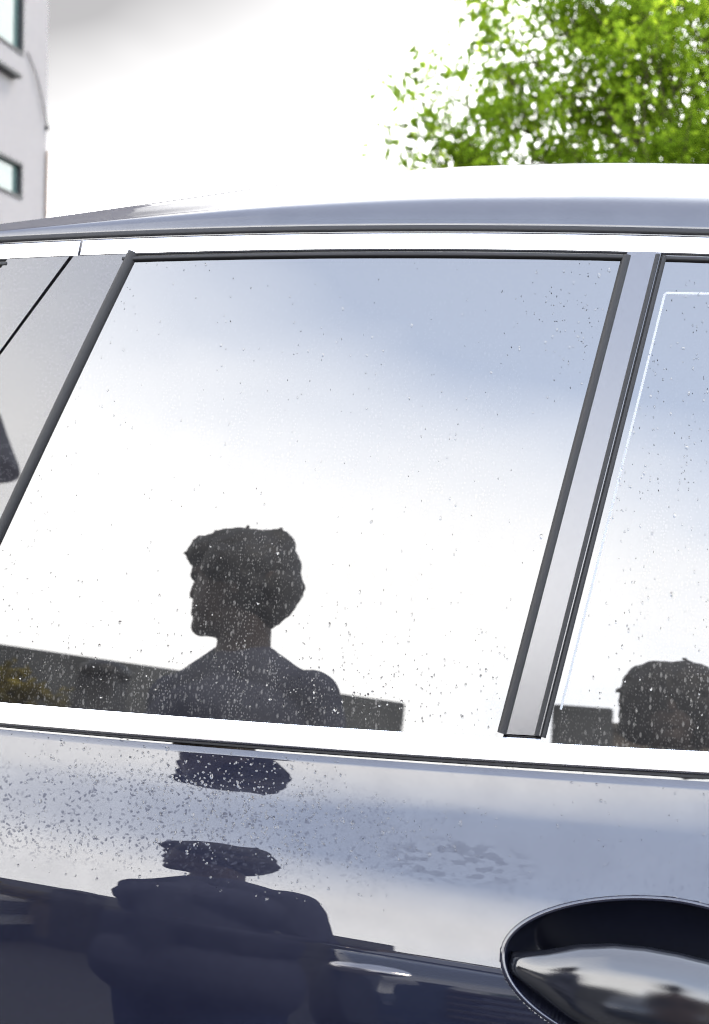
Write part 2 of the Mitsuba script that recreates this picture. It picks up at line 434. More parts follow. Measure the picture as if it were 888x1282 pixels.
# handle: a bar bridging the hollow
k = np.linspace(0, 1, 70)
hx = -.024 + k * .277
hz = .984 - .055 * (hx - .1) - .006 * np.sin(np.pi * k)
wid = .006 + .078 * np.interp(k, np.linspace(0, 1, 11), smooth1(np.array([0, .42, .74, .93, 1, 1, .95, .82, .6, .34, 0]), 1))
out = -.012 + .030 * np.clip(np.sin(np.pi * np.clip(k, .0, 1)), 0, 1) ** .5
q = np.linspace(0, 2 * np.pi, 28, endpoint=False)
sec = np.stack([np.stack([w / 2 * np.sign(np.cos(q)) * np.abs(np.cos(q)) ** .9, o - .008 + (.011 + .1 * w) * np.sign(np.sin(q)) * np.abs(np.sin(q)) ** .9], 1) for w, o in zip(wid, out)])
put(f'{rd_}__door_handle', sweep(on(hx, hz), nrm(hx, hz), sec), 'handle_paint', 60)

# --- glass, seals, trims of the rear door
zlo = lambda x: belt_hi(x) - .006
zlo2 = lambda x: belt_hi(x) + .0004
zhi = lambda x: glass_top(x) + .004
put(f'{rd_}__window_glass', ruled(float(seal_front(1.165)), float(div_front(1.173)), zlo, float(seal_front(1.63)), float(div_front(1.634)), zhi, 0.0, .004, 80, 80), 'window_glass', 30)
put(f'{rd_}__quarter_glass', ruled(float(div_rear(1.176)), .60, zlo, float(div_rear(1.63)), .44, zhi, 0.0006, .004, 60, 60), 'window_glass', 30)
put(f'{rd_}__pillar_cover', ruled(float(door_gap(1.165)) + .0025, float(seal_front(1.165)), zlo2, float(door_gap(1.634)) + .0025, float(seal_front(1.634)), zhi, .003, .012, 24, 60), 'gloss_black', 30)
put(f'{rd_}__divider_panel', ruled(float(div_front(1.175)), float(div_rear(1.175)), zlo2, float(div_front(1.632)), float(div_rear(1.632)), zhi, .004, .012, 12, 60), 'divider_black', 30)
z = np.linspace(1.1745, 1.632, 80)
put(f'{rd_}__window_seal', strip(seal_front(z), z, dome(.0128, .005, -.004)), 'rubber', 40)
put(f'{rd_}__window_seal', strip(div_front(z), z, dome(.0105, .0055, -.004)), 'rubber', 40)
rib = [(-.0055, -.004), (-.0055, .004), (-.004, .0058), (-.0015, .0058), (-.0008, .003), (.0008, .003), (.0015, .0058), (.004, .0058), (.0055, .004), (.0055, -.004)]
put(f'{rd_}__window_seal', strip(div_rear(z), z, rib), 'rubber', 30)
xs = np.linspace(-.470, .43, 90)
put(f'{rd_}__window_seal', strip(xs, glass_top(xs) - .0012, dome(.0062, .004, -.004)), 'rubber', 40)
xs = np.linspace(float(door_gap(1.647)) + .0015, .46, 90)
put(f'{rd_}__upper_trim', strip(xs, (glass_top(xs) + .0025 + roof_gap(xs) - .0035) / 2, dome(.0220, .002, -.006, 21, .3, .2)), 'chrome', 50)
xs = np.linspace(GAPX + .002, .62, 100)
put(f'{rd_}__belt_trim', strip(xs, (belt_lo(xs) + belt_hi(xs)) / 2, dome(.0262, .0022, -.008, 21, .3, .2)), 'chrome', 50)
put(f'{rd_}__belt_seal', strip(xs, belt_lo(xs) - .0010, dome(.0034, .0002, -.012)), 'rubber', 40)
# fine pale line baked into the quarter glass
zc_ = np.linspace(1.20, 1.594, 50)
lx = np.concatenate([div_rear(zc_) + .0125, np.linspace(float(div_rear(1.594)) + .0145, .40, 30)])
lz = np.concatenate([zc_, np.full(30, 1.5955) - .055 * 0])
put(f'{rd_}__glass_line', strip(lx, lz, [(-.0011, -.0003), (-.0011, .0007), (.0011, .0007), (.0011, -.0003)]), 'frit_line')

# --- front door
fd_ = f'{car}__front_door'
xs = np.arange(-1.455, GAPX - .0045, .006)
xs = np.append(xs, GAPX - .0045)
z1 = np.concatenate([np.arange(.42, .9, .01), np.arange(.9, 1.1375, .003)])
X, Z = np.meshgrid(xs, z1, indexing='ij')
Z = Z + (belt_lo(X) - .0026 - 1.1375) * np.clip((Z - 1.075) / .0625, 0, 1)
fr = on(X, Z); fr[0, :, 1] += .003; fr[-1, :, 1] += .003
put(fd_, solid_grid(fr, on(X, Z, -.006)), 'navy_paint', 50)
fe = lambda z: door_gap(z) - .074
put(f'{fd_}__pillar_cover', ruled(float(fe(1.165)), float(door_gap(1.165)) - .0025, zlo, float(fe(1.634)), float(door_gap(1.634)) - .0025, zhi, .003, .012, 16, 60), 'gloss_black', 30)
put(f'{fd_}__window_glass', ruled(-1.33, float(fe(1.165)), zlo, -.78, float(fe(1.634)), zhi, 0, .004, 40, 60), 'window_glass', 30)
put(f'{fd_}__window_seal', strip(fe(z[:-4]), z[:-4], dome(.012, .0055, -.004)), 'rubber', 40)
xs = np.linspace(-.8, float(fe(1.634)), 40)
put(f'{fd_}__window_seal', strip(xs, glass_top(xs) - .0012, dome(.0062, .004, -.004)), 'rubber', 40)
xs = np.linspace(-.78, float(door_gap(1.647)) - .0015, 40)
put(f'{fd_}__upper_trim', strip(xs, (glass_top(xs) + .0025 + roof_gap(xs) - .0035) / 2, dome(.0220, .002, -.006, 21, .3, .2)), 'chrome', 50)
xs = np.linspace(-1.40, GAPX - .002, 60)
put(f'{fd_}__belt_trim', strip(xs, (belt_lo(xs) + belt_hi(xs)) / 2, dome(.0262, .0022, -.008, 21, .3, .2)), 'chrome', 50)
put(f'{fd_}__belt_seal', strip(xs, belt_lo(xs) - .0010, dome(.0034, .0002, -.012)), 'rubber', 40)
put(f'{fd_}__door_handle', sweep(on(hx - .93, hz + .03), nrm(hx - .93, hz + .03), sec), 'navy_paint', 60)
mir = trimesh.creation.icosphere(3); mir.apply_scale((.07, .11, .075)); mir.apply_translation((-1.22, -.10, 1.22))
arm = trimesh.creation.capsule(.1, .022); arm.apply_transform(trimesh.transformations.rotation_matrix(math.pi / 2, (1, 0, 0))); arm.apply_translation((-1.22, .03, 1.17))
put(f'{fd_}__side_mirror', cat_([mir, arm]), 'navy_paint', True)

# --- wheels, lamps
for wx, far in WHEELS:
    wk = f'{car}__wheel' if f'{car}__wheel' not in scene else None
    prof = [(.0, .0), (.23, .0), (.25, .03), (.31, .02), (.345, .035), (.36, .07), (.36, .19), (.345, .225), (.25, .23), (.0, .23)]
    ty = trimesh.creation.revolve(np.array([(.25, .03), (.31, .018), (.345, .035), (.36, .07), (.36, .19), (.345, .225), (.25, .23)]), sections=56)
    ri = [trimesh.creation.revolve(np.array([(.215, .03), (.252, .012), (.262, .03), (.25, .2), (.20, .2), (.20, .06), (.215, .03)]), sections=48), trimesh.creation.cylinder(.06, .05)]
    ri[1].apply_translation((0, 0, .055))
    for i in range(10):
        sp = box(.03, .225, -.02, .02, .035, .065, .006); sp.apply_transform(trimesh.transformations.rotation_matrix(i * math.pi / 5, (0, 0, 1))); ri.append(sp)
    ri.append(trimesh.creation.annulus(0.0001, .2, .01)); ri[-1].apply_translation((0, 0, .12))
    M = trimesh.transformations.translation_matrix((wx, -.075, .36)) @ trimesh.transformations.rotation_matrix(-math.pi / 2, (1, 0, 0))
    if far: M = trimesh.transformations.translation_matrix((wx, 2.015, .36)) @ trimesh.transformations.rotation_matrix(math.pi / 2, (1, 0, 0))
    ty.apply_transform(M); r = cat_(ri); r.apply_transform(M)
    i = 0; wk = f'{car}__wheel'
    while any(q.startswith(wk + '__') for q in scene):
        i += 1; wk = f'{car}__wheel_{i:03d}'
    put(f'{wk}__tyre', ty, 'tyre_rubber', 40); put(f'{wk}__rim', r, 'rim_metal', 40)
for y in (.30, 1.64):
    h = trimesh.creation.icosphere(3); h.apply_scale((.12, .2, .06)); h.apply_translation((-2.60, y, .74)); put(f'{car}__headlight', h, 'lamp_glass', True)
    h = trimesh.creation.icosphere(3); h.apply_scale((.06, .2, .07)); h.apply_translation((2.06, y, .95)); put(f'{car}__tail_light', h, 'red_glass', True)
gr = [box(-2.745, -2.70, .55, 1.39, .50 + .045 * i, .52 + .045 * i, .004) for i in range(5)]
put(f'{car}__grille', cat_(gr), 'dark_plastic')
tag(car, 'dark navy car with bright window trim, dusty privacy glass and water spots on its door', 'car')
labels[f'{rd_}__window_glass'] = {'label': 'large dusty window mirroring the sky and a dark figure'}
labels[f'{rd_}__quarter_glass'] = {'label': 'narrow rear side pane with a fine pale line'}
CAR_KEYS = [k for k in scene if k.startswith(car + '__')]

# --- water on the car: beads left standing, one part of each panel


def beads(pts, radii, heights, squash, off=0.0):
    """Low domes on the car's side at the points (x, z)."""
    ring = np.linspace(0, 2 * np.pi, 9, endpoint=False)
    prof = [(1.0, -.02), (.93, .35), (.68, .76), (.3, .97)]
    V, Fc, b = [], [], 0
    for (x, z), r, h, s in zip(pts, radii, heights, squash):
        n = nrm(np.array(x), np.array(z)); p = on(x, z, off)
        tx = np.cross([0, 0, 1.0], n); tx /= np.linalg.norm(tx); tz = np.cross(n, tx)
        wob = 1 + .18 * rng.standard_normal(9)
        rows = [p + h * q * n + r * k * wob[:, None] * (np.cos(ring)[:, None] * tx + s * np.sin(ring)[:, None] * tz) for k, q in prof]
        V += rows + [(p + h * n)[None], (p - .02 * h * n)[None]]
        for i in range(3):
            for j in range(9):
                a0, a1, c0, c1 = b + i * 9 + j, b + i * 9 + (j + 1) % 9, b + (i + 1) * 9 + j, b + (i + 1) * 9 + (j + 1) % 9
                Fc += [(a0, a1, c1), (a0, c1, c0)]
        for j in range(9):
            Fc += [(b + 27 + j, b + 27 + (j + 1) % 9, b + 36), (b + (j + 1) % 9, b + j, b + 37)]
        b += 38
    t = trimesh.Trimesh(np.vstack(V), np.array(Fc), process=False)
    if t.volume < 0: t.invert()
    return t


def scatter(n, test, box_):
    x0, x1, z0, z1 = box_; out = []
    while len(out) < n:
        x, z = x0 + (x1 - x0) * rng.random(), z0 + (z1 - z0) * rng.random()
        if rng.random() < test(x, z): out.append((x, z))
    return out


def t_door(x, z):
    d = meshkit.fbm(np.array([x * 9, z * 24, 1.0]), 3, 3)
    r = math.exp(-((x + .33) / .17) ** 2 - ((z - 1.085) / .03) ** 2)
    return min(1, (r * 1.1 + .10) * np.clip((d - .3) * 3, 0, 1)) * (hollow(x, z) > 1.15)


pts = scatter(1500, t_door, (-.64, .33, 1.02, 1.14))
rad = np.clip(np.exp(rng.normal(-7.25, .42, len(pts))), .0003, .0019)
put(f'{rd_}__raindrops', beads(pts, rad, rad * .45, rng.uniform(.8, 1.5, len(pts))), 'water_drop', True, 'stuff')


def t_glass(x, z):
    if not (float(seal_front(z)) + .012 < x < float(div_front(z)) - .01): return 0
    lowr = math.exp(-((z - 1.17) / .07) ** 2) * (1 if x > -.25 else .4)
    upr = math.exp(-((x - .02) / .05) ** 2 - ((z - 1.57) / .05) ** 2)
    edge = math.exp(-((x - float(seal_front(z))) / .03) ** 2) * .6
    return .05 + .8 * lowr + .6 * upr + edge * .4


pts = scatter(900, t_glass, (-.63, .06, 1.178, 1.625))
rad = np.clip(np.exp(rng.normal(-7.45, .4, len(pts))), .0003, .0016)
put(f'{rd_}__raindrops', beads(pts, rad, rad * .45, rng.uniform(.9, 1.9, len(pts))), 'water_drop', True, 'stuff')


def t_quarter(x, z):
    if x < float(div_rear(z)) + .012: return 0
    return .15 + .85 * np.clip((meshkit.fbm(np.array([x * 60, z * 7, 4.0]), 3, 2) - .35) * 3, 0, 1)


pts = scatter(1100, t_quarter, (0, .36, 1.185, 1.61))
rad = np.clip(np.exp(rng.normal(-7.4, .4, len(pts))), .0003, .0016)
put(f'{rd_}__raindrops', beads(pts, rad, rad * .45, rng.uniform(.9, 2.2, len(pts)), .0006), 'water_drop', True, 'stuff')

# ------------------------------------------------------------------ the pale building beyond, on the left
bl = 'pale_building'
YB = 13.82
openings = []
for wy0, wy1, wz0, wz1 in ((10.9, 13.12, 4.22, 4.68), (11.2, 13.10, 6.02, 7.6), (6.5, 9.2, 4.22, 4.68), (6.5, 9.2, 6.02, 7.6), (11.2, 13.1, 1.0, 2.6)):
    openings.append((wy0, wy1, wz0, wz1))
wall = m3.Manifold.cube((11, YB - 3.5, 11.5)).translate((-18, 3.5, 0))
for y0, y1, z0, z1 in openings: wall = wall - m3.Manifold.cube((.2, y1 - y0, z1 - z0)).translate((-7.12, y0, z0))
put(f'{bl}__wall', wall, 'pale_render')
for y0, y1, z0, z1 in openings:
    i = 0; wk = f'{bl}__window'
    while any(q.startswith(wk + '__') for q in scene): i += 1; wk = f'{bl}__window_{i:03d}'
    w = .045
    fr = cat_([box(-7.08, -6.985, y0, y1, z0, z0 + w), box(-7.08, -6.985, y0, y1, z1 - w, z1), box(-7.08, -6.985, y0, y0 + w, z0 + w, z1 - w), box(-7.08, -6.985, y1 - w, y1, z0 + w, z1 - w),
               box(-7.075, -6.99, (y0 + y1) / 2 - .02, (y0 + y1) / 2 + .02, z0 + w, z1 - w)])
    put(f'{wk}__frame', fr, 'window_frame_grey')
    put(f'{wk}__pane', box(-7.06, -7.05, y0 + w, y1 - w, z0 + w, z1 - w), 'mint_pane')
put(f'{bl}__ledge', box(-7.0, -6.88, 4.0, 12.85, 5.66, 5.72, .01), 'window_frame_grey')
put(f'{bl}__cornice', box(-18.1, -6.85, 3.4, YB + .12, 11.5, 11.75, .03), 'pale_render')
pp = trimesh.creation.cylinder(.016, 1.2, sections=12); pp.apply_translation((-6.97, YB - .03, 4.4))
put(f'{bl}__drain_pipe', pp, 'drain_pipe', 40)
cab = [trimesh.creation.cylinder(.010, segment=[(-6.98, 13.2, 6.1), (-6.96, 13.45, 5.85)], sections=6), trimesh.creation.cylinder(.010, segment=[(-6.96, 13.45, 5.85), (-6.97, YB - .03, 5.3)], sections=6)]
cl = box(-7.0, -6.95, YB - .06, YB - .01, 5.27, 5.32, .01)
put(f'{bl}__cable', cat_(cab + [cl]), 'window_frame_grey', 40)
tag(bl, 'pale rendered building with dark framed windows beyond the car roof, cut by the left edge', 'building')

# ------------------------------------------------------------------ the tree beyond, on the right


def leaf_mesh(centers, size, up_bias=.4, fold=.25, r=None):
    """Leaves of four triangles each, folded along the midrib."""
    r = r or rng
    n = len(centers)
    ax = r.standard_normal((n, 3)); ax[:, 2] -= .3; ax /= np.linalg.norm(ax, axis=1, keepdims=True)
    nn = r.standard_normal((n, 3)); nn[:, 2] += up_bias * 2; nn -= (nn * ax).sum(1, keepdims=True) * ax; nn /= np.linalg.norm(nn, axis=1, keepdims=True)
    sd = np.cross(ax, nn)
    L = size * np.exp(r.normal(0, .25, n))[:, None]
    base, tip = centers - ax * L / 2, centers + ax * L / 2
    mid = centers - nn * 0.02 * L
    l_ = centers + sd * L * .3 + nn * L * fold * .3 - ax * L * .05
    r_ = centers - sd * L * .3 + nn * L * fold * .3 - ax * L * .05
    v = np.stack([base, l_, tip, r_, mid], 1).reshape(-1, 3)
    k = np.arange(n)[:, None] * 5
    f = np.concatenate([k + [0, 1, 4], k + [1, 2, 4], k + [2, 3, 4], k + [3, 0, 4]], 0)
    return v, f


def limb(a, b, r0, r1, n=6, wob=.08, r=None):
    r = r or rng
    p = np.linspace(a, b, n); L = np.linalg.norm(np.subtract(b, a))
    p[1:-1] += r.normal(0, wob * L / n, (n - 2, 3))
    rad = np.linspace(r0, r1, n)
    return p, rad


def tube(p, rad, sides=8):
    t = np.gradient(p, axis=0); t /= np.linalg.norm(t, axis=1, keepdims=True)
    a = np.cross(t, [0.31, .87, .2]); a /= np.linalg.norm(a, axis=1, keepdims=True); b = np.cross(t, a)
    q = np.linspace(0, 2 * np.pi, sides, endpoint=False)
    v = p[:, None] + rad[:, None, None] * (np.cos(q)[None, :, None] * a[:, None] + np.sin(q)[None, :, None] * b[:, None])
    n = len(p)
    f = np.array([[i * sides + j, i * sides + (j + 1) % sides, (i + 1) * sides + (j + 1) % sides, (i + 1) * sides + j] for i in range(n - 1) for j in range(sides)])
    return trimesh.Trimesh(v.reshape(-1, 3), np.vstack([f[:, [0, 1, 2]], f[:, [0, 2, 3]]]), process=False)


tr = 'leafy_tree'
tb = np.array([1.5, 8.6, 0.1])
pt, rt = limb(tb, tb + [-.15, .1, 5.0], .17, .05, 9, .05)
put(f'{tr}__trunk', tube(pt, rt, 14), 'bark', True)
clumps = []
ends = [(-1.12, 7.9, 3.75), (-1.1, 8.1, 3.4), (-.75, 8.2, 3.6), (-.62, 8.0, 4.75), (-.3, 7.8, 3.5), (-.25, 7.7, 3.9), (-.15, 8.0, 4.35), (-.05, 7.9, 4.85), (.3, 7.7, 3.5),
        (.35, 7.9, 4.0), (.4, 8.0, 4.5), (.7, 7.8, 3.4), (.75, 8.1, 4.0), (.8, 8.2, 4.7), (1.2, 7.9, 3.6), (1.25, 8.3, 4.3), (1.2, 8.5, 4.9), (.5, 8.6, 4.9), (-.1, 8.5, 4.8), (1.9, 8.2, 3.8), (2.1, 8.6, 4.6), (2.6, 8.8, 4.2), (1.6, 9.0, 5.0),
        (.9, 9.4, 4.9), (2.2, 9.3, 5.0), (.4, 9.2, 4.2), (1.5, 9.6, 4.2), (-.4, 8.8, 3.3), (.2, 9.0, 3.2), (-.45, 8.1, 4.9), (.9, 8.0, 3.1), (.1, 8.0, 3.0), (-1.2, 7.9, 3.95), (-.9, 7.9, 3.4), (-.85, 7.9, 3.9), (-.55, 7.9, 4.2), (-.6, 7.8, 3.4), (-1.1, 8.0, 3.7), (-.8, 7.9, 3.65)]
branches, tw = [], []
for e in ends:
    e = np.array(e)
    k = int(np.clip((e[2] - 1.6) / 5.0 * 8 - 1, 2, 7))
    p, r_ = limb(pt[k], e, rt[k] * .32, .006, 7, .35)
    branches.append(tube(p, r_, 6))
    dens = .30 if e[0] < -.6 else (.65 if e[0] < -.1 else .74)
    for s in range(int(22 * dens)):
        c = e + rng.normal(0, 1, 3) * [.30, .32, .24]
        j = rng.integers(3, 7)
        q, w = limb(p[j], c, .006, .002, 4, .3)
        tw.append(tube(q, w, 4))
        clumps.append((c, dens)); clumps.append((q[2], dens * .7))
put(f'{tr}__branches', cat_(branches), 'bark', True, 'stuff')
put(f'{tr}__twigs', cat_(tw), 'bark', True, 'stuff')
C_, tone = [], []
for c, dns in clumps:
    n = int(25 + 18 * dns)
    C_.append(c + rng.normal(0, 1, (n, 3)) * [.085, .085, .065]); tone += [rng.normal(-.05, .28)] * n
C_ = np.vstack(C_); tone = np.array(tone) + rng.normal(0, .15, len(C_))
v, f = leaf_mesh(C_, .058)
tcol = np.clip(tone, -.8, .5)[:, None]
colr = np.array([.215, .35, .026]) * np.exp(tcol * 1.3) * (1 + np.array([.5, .05, .1]) * np.clip(tcol, 0, 1))
put(f'{tr}__leaves', (v, f), 'leaf_green', False, 'stuff', color=np.repeat(colr, 5, 0))
for c in ((.31, 7.55, 3.70), (.34, 7.5, 3.62), (.28, 7.52, 3.78), (-.62, 7.6, 3.52), (-.5, 7.62, 3.55)):
    v, f = leaf_mesh(np.array([c]), .13)
    put(f'{tr}__leaf', (v, f), 'leaf_young', False)
tag(tr, 'bright green leafy tree overhanging from the right behind the car roof', 'tree')

# ------------------------------------------------------------------ behind the camera: what the glass and the paint mirror
gk = 'flat_roofed_garage'
GM = trimesh.transformations.translation_matrix((-1.435, -9.9, 0)) @ trimesh.transformations.rotation_matrix(math.atan2(-1.8, 3.6), (0, 0, 1))


def gput(k, mesh, b):
    mesh.apply_transform(GM); put(k, mesh, b)


gput(f'{gk}__wall', box(-13, -.06, -4.5, -.12, 0, 2.86), 'tan_render')
gput(f'{gk}__fascia', box(-13.1, 0, -4.6, 0, 2.0, 3.0, .02), 'dark_cladding')
for i in range(4): gput(f'{gk}__roller_door', cat_([box(-2.9 - 2.9 * i, -.5 - 2.9 * i, -.12, -.09, .02 + .16 * j, .165 + .16 * j, .01) for j in range(12)]), 'dark_cladding')
tag(gk, 'dark fronted flat roofed garage block mirrored low in the car window', 'garage')
wk = 'boundary_wall'
put(f'{wk}__wall', cat_([box(-1.5, .55, -9.4, -9.1, 0, 2.35), box(.55, 14, -9.4, -9.1, 0, 2.72)]), 'tan_render')
put(f'{wk}__coping', box(-1.5, .54, -9.46, -9.04, 2.353, 2.43, .012), 'coping_stone')
put(f'{wk}__coping', box(.56, 14.1, -9.46, -9.04, 2.723, 2.80, .012), 'coping_stone')
tag(wk, 'tan rendered boundary wall with stone coping beside the garage block', 'wall')
bx = 'utility_cabinet'
put(f'{bx}__casing', box(.03, .55, -9.0, -8.6, .1, 2.88, .02), 'dark_cladding')
put(f'{bx}__door', box(.07, .51, -8.6, -8.585, .2, 2.7, .005), 'dark_cladding')
put(f'{bx}__plinth', box(-.06, .66, -9.02, -8.56, 0, .1, .01), 'paving_stone')
tag(bx, 'tall dark metal cabinet against the tan boundary wall', 'cabinet')


def olive_bush(key, c, r, label):
    p = rng.normal(0, 1, (220, 3)); p /= np.linalg.norm(p, axis=1, keepdims=True)
    cl_ = c + p * np.array(r) * (.55 + .45 * rng.random((220, 1)))
    L = np.vstack([q + rng.normal(0, .1, (22, 3)) for q in cl_])
    v, f = leaf_mesh(L, .11)
    co = np.array([.16, .13, .03]) * np.exp(rng.normal(0, .3, (len(L), 1)))
    put(f'{key}__leaves', (v, f), 'leaf_olive', False, 'stuff', color=np.repeat(co, 5, 0))
    st = [tube(*limb((c[0] + dx, c[1], 0), (c[0] + dx * 3, c[1], c[2] + .2), .05, .02, 6, .2), 6) for dx in (-.12, .0, .13)]
    put(f'{key}__stems', cat_(st), 'bark', True)
    tag(key, label, 'bush')


olive_bush('olive_bush', np.array([-4.5, -7.3, 1.5]), (.75, .6, 1.15), 'olive brown bush before the garage block')

gp = 'gate_pier'
put(f'{gp}__shaft', box(-3.77, -3.44, -7.5, -7.15, 0, 2.58, .015), 'dark_plastic')
cp = trimesh.creation.icosphere(3); cp.apply_scale((.22, .23, .13)); cp.apply_translation((-3.605, -7.325, 2.60))
put(f'{gp}__cap', cp, 'dark_plastic', True)
tag(gp, 'dark gate pier with a rounded cap between the olive bush and the garage', 'gate pier')
sl = 'street_lamp'
put(f'{sl}__post', tube(np.array([[-4.58, -6.0, 0], [-4.58, -6.0, .6], [-4.58, -6.0, 2.5], [-4.58, -6.0, 4.3]]), np.array([.09, .065, .055, .045]), 14), 'window_frame_grey', True)
ln = trimesh.creation.revolve(np.array([(0, 0), (.30, 0), (.42, .05), (.40, .12), (.24, .42), (.12, .66), (.04, .74), (0, .76)]), sections=28); ln.apply_translation((-4.58, -6.0, 4.26))
put(f'{sl}__lamp_shade', ln, 'dark_plastic', 40)
bl_ = trimesh.creation.icosphere(3, .13); bl_.apply_translation((-4.58, -6.0, 4.24)); put(f'{sl}__bulb', bl_, 'eye_white', True)
tag(sl, 'dark street lamp with a bell shaped shade, mirrored in the pillar cover', 'street lamp')

# parked cars behind: the same body again, turned and repainted


def copy_car(key, M, pnt, label):
    for k in CAR_KEYS:
        d = dict(scene[k]); d['to_world'] = T(M.tolist())
        if d['bsdf'].get('id') == 'navy_paint': d['bsdf'] = {'type': 'ref', 'id': pnt}
        scene[key + k[len(car):]] = d
    tag(key, label, 'car', None)


rot = trimesh.transformations.rotation_matrix
tm = trimesh.transformations.translation_matrix
copy_car('parked_car_001', tm((-.91, -5.8, 0)) @ rot(-math.pi / 2, (0, 0, 1)), 'blue_paint', 'dark blue car parked nose in with bright headlights, mirrored low in the door')
copy_car('parked_car_002', tm((-6.3, -5.2, 0)) @ rot(math.pi * .93, (0, 0, 1)), 'silver_paint', 'silver car parked before the garage block, mirrored at the left of the door')

# ------------------------------------------------------------------ the two people


def chain(bones, refine=.012, it=12):
    """Hulls of spheres along bones [(p, r, q, s)], fused and smoothed."""
    parts = [m3.Manifold.batch_hull([m3.Manifold.sphere(r, 20).translate(tuple(map(float, p))), m3.Manifold.sphere(s, 20).translate(tuple(map(float, q)))]) for p, r, q, s in bones]
    w = m3.Manifold.batch_boolean(parts, m3.OpType.Add).refine_to_length(refine)
    mm = w.to_mesh()
    t = trimesh.Trimesh(mm.vert_properties[:, :3], mm.tri_verts, process=True)
    trimesh.smoothing.filter_taubin(t, lamb=.5, nu=.52, iterations=it)
    return t


def person(key, at, H, yaw_body, yaw_head, shirt, hair, label, seed):
    r = np.random.default_rng(seed)
    s = H / 1.75
    V = lambda x, y, z: np.array([x, y, z], float)
    hipz, shz, neckz = .92, 1.395, 1.49
    J = {}
    for sd in (-1, 1):
        J['hip', sd] = V(.09 * sd, 0, hipz - .02); J['knee', sd] = V(.10 * sd, .015, .49); J['ank', sd] = V(.105 * sd, -.02, .085); J['toe', sd] = V(.125 * sd, .14, .035)
        J['sho', sd] = V(.178 * sd, -.01, shz - .012); J['elb', sd] = V(.208 * sd, -.07, 1.13); J['wri', sd] = V(.150 * sd, .05, .965)
    torso = [(V(0, 0, .95), .115, V(0, .0, 1.10), .11), (V(-.06, 0, .95), .10, V(.06, 0, .95), .10), (V(0, 0, 1.10), .11, V(0, -.01, 1.30), .125), (V(-.07, -.005, 1.30), .11, V(.07, -.005, 1.30), .11),
             (V(-.14, -.01, shz - .05), .06, V(.14, -.01, shz - .05), .06), (V(0, -.01, neckz - .03), .052, V(-.15, -.01, shz - .022), .052), (V(0, -.01, neckz - .03), .052, V(.15, -.01, shz - .022), .052), (V(-.10, -.005, 1.30), .10, V(-.14, -.01, shz - .05), .06), (V(.10, -.005, 1.30), .10, V(.14, -.01, shz - .05), .06),
             (V(0, -.01, shz - .03), .085, V(0, .0, neckz + .0), .058)]
    cy, sy = math.cos(yaw_head), math.sin(yaw_head)
    hd = V(0, .03, 1.635)
    hp = lambda f, l, u: hd + V(-sy * f + -cy * -l * 1, cy * f + sy * l, u)   # forward, sideways, up in the head's own frame
    head = [(V(0, -.005, neckz - .02), .056, hp(-.015, 0, -.075), .055), (hp(-.025, 0, .03), .088, hp(.02, 0, .035), .082), (hp(.02, 0, .02), .078, hp(.045, 0, -.045), .056), (hp(.05, 0, -.06), .042, hp(.072, 0, -.095), .024),
            (hp(.03, 0, -.07), .05, hp(.066, 0, -.09), .026), (hp(.092, 0, .025), .013, hp(.101, 0, -.018), .011), (hp(.085, -.013, -.02), .012, hp(.085, .013, -.02), .012),
            (hp(.083, 0, -.045), .016, hp(.086, 0, -.062), .016), (hp(.090, -.03, .032), .015, hp(.090, .03, .032), .015), (hp(.06, 0, .05), .045, hp(.03, 0, .06), .07)]
    for sd in (-1, 1): head.append((hp(-.01, .082 * sd, .02), .013, hp(-.005, .08 * sd, -.025), .011))
    arms, legs, hands = [], [], []
    for sd in (-1, 1):
        arms += [(J['sho', sd], .052, J['elb', sd], .040), (J['elb', sd], .040, J['wri', sd], .027)]
        legs += [(J['hip', sd], .088, J['knee', sd], .058), (J['knee', sd], .058, J['ank', sd], .038), (J['ank', sd], .04, J['ank', sd] + V(0, -.03, -.03), .035), (J['ank', sd] + V(0, 0, -.03), .04, J['toe', sd], .028)]
        w = J['wri', sd]
        d = V(-.40 * sd, -.2, -.8); d /= np.linalg.norm(d)
        fwd = V(-.5 * sd, .6, .3); fwd /= np.linalg.norm(fwd)
        kn = [w + d * .085 + fwd * o for o in (.030, .010, -.010, -.028)]
        hands += [(w, .026, kn[1], .017), (w, .024, kn[2], .016), (w, .024, kn[0], .014), (w, .022, kn[3], .013)]
        for q, L in zip(kn, (.070, .078, .072, .056)):
            m1 = q + d * L * .5 + V(-.006 * sd, .0, 0); m2 = m1 + d * L * .42 + V(-.016 * sd, .004, 0)
            hands += [(q, .0105, m1, .0095), (m1, .0095, m2, .0078)]
        th = w + d * .03 + fwd * .024
        t1 = th + fwd * .030 + d * .026 + V(-.01 * sd, 0, 0); t2 = t1 + fwd * .008 + d * .03
        hands += [(w, .018, th, .016), (th, .015, t1, .012), (t1, .012, t2, .009)]
    def fin(t):
        t.apply_scale(s); t.apply_transform(rot(yaw_body, (0, 0, 1))); t.apply_translation(at); return t
    put(f'{key}__figure', fin(chain(torso + head + arms + legs + hands, .008, 5)), 'skin', True)
    g = lambda b, e: [(p, a + e, q, c + e) for p, a, q, c in b]
    sl = []
    for sd in (-1, 1): sl += [(J['sho', sd], .064, J['elb', sd], .052), (J['elb', sd], .052, J['wri', sd] + V(-.03 * sd, -.0, -.02), .046)]
    tee = chain(g(torso[:-1], .018) + sl + [(V(0, 0, .84), .145, V(0, 0, 1.0), .14), (V(-.085, .01, .83), .14, V(.085, .01, .83), .14), (V(-.09, .01, .96), .125, V(.09, .01, .96), .125), (V(0, -.01, shz - .02), .092, V(0, 0, neckz - .035), .064)], .014, 8)
    nn = meshkit.fbm(np.array(tee.vertices) * [9, 9, 6], 3, seed) - .5
    tee.vertices += tee.vertex_normals * (nn * .022)[:, None]
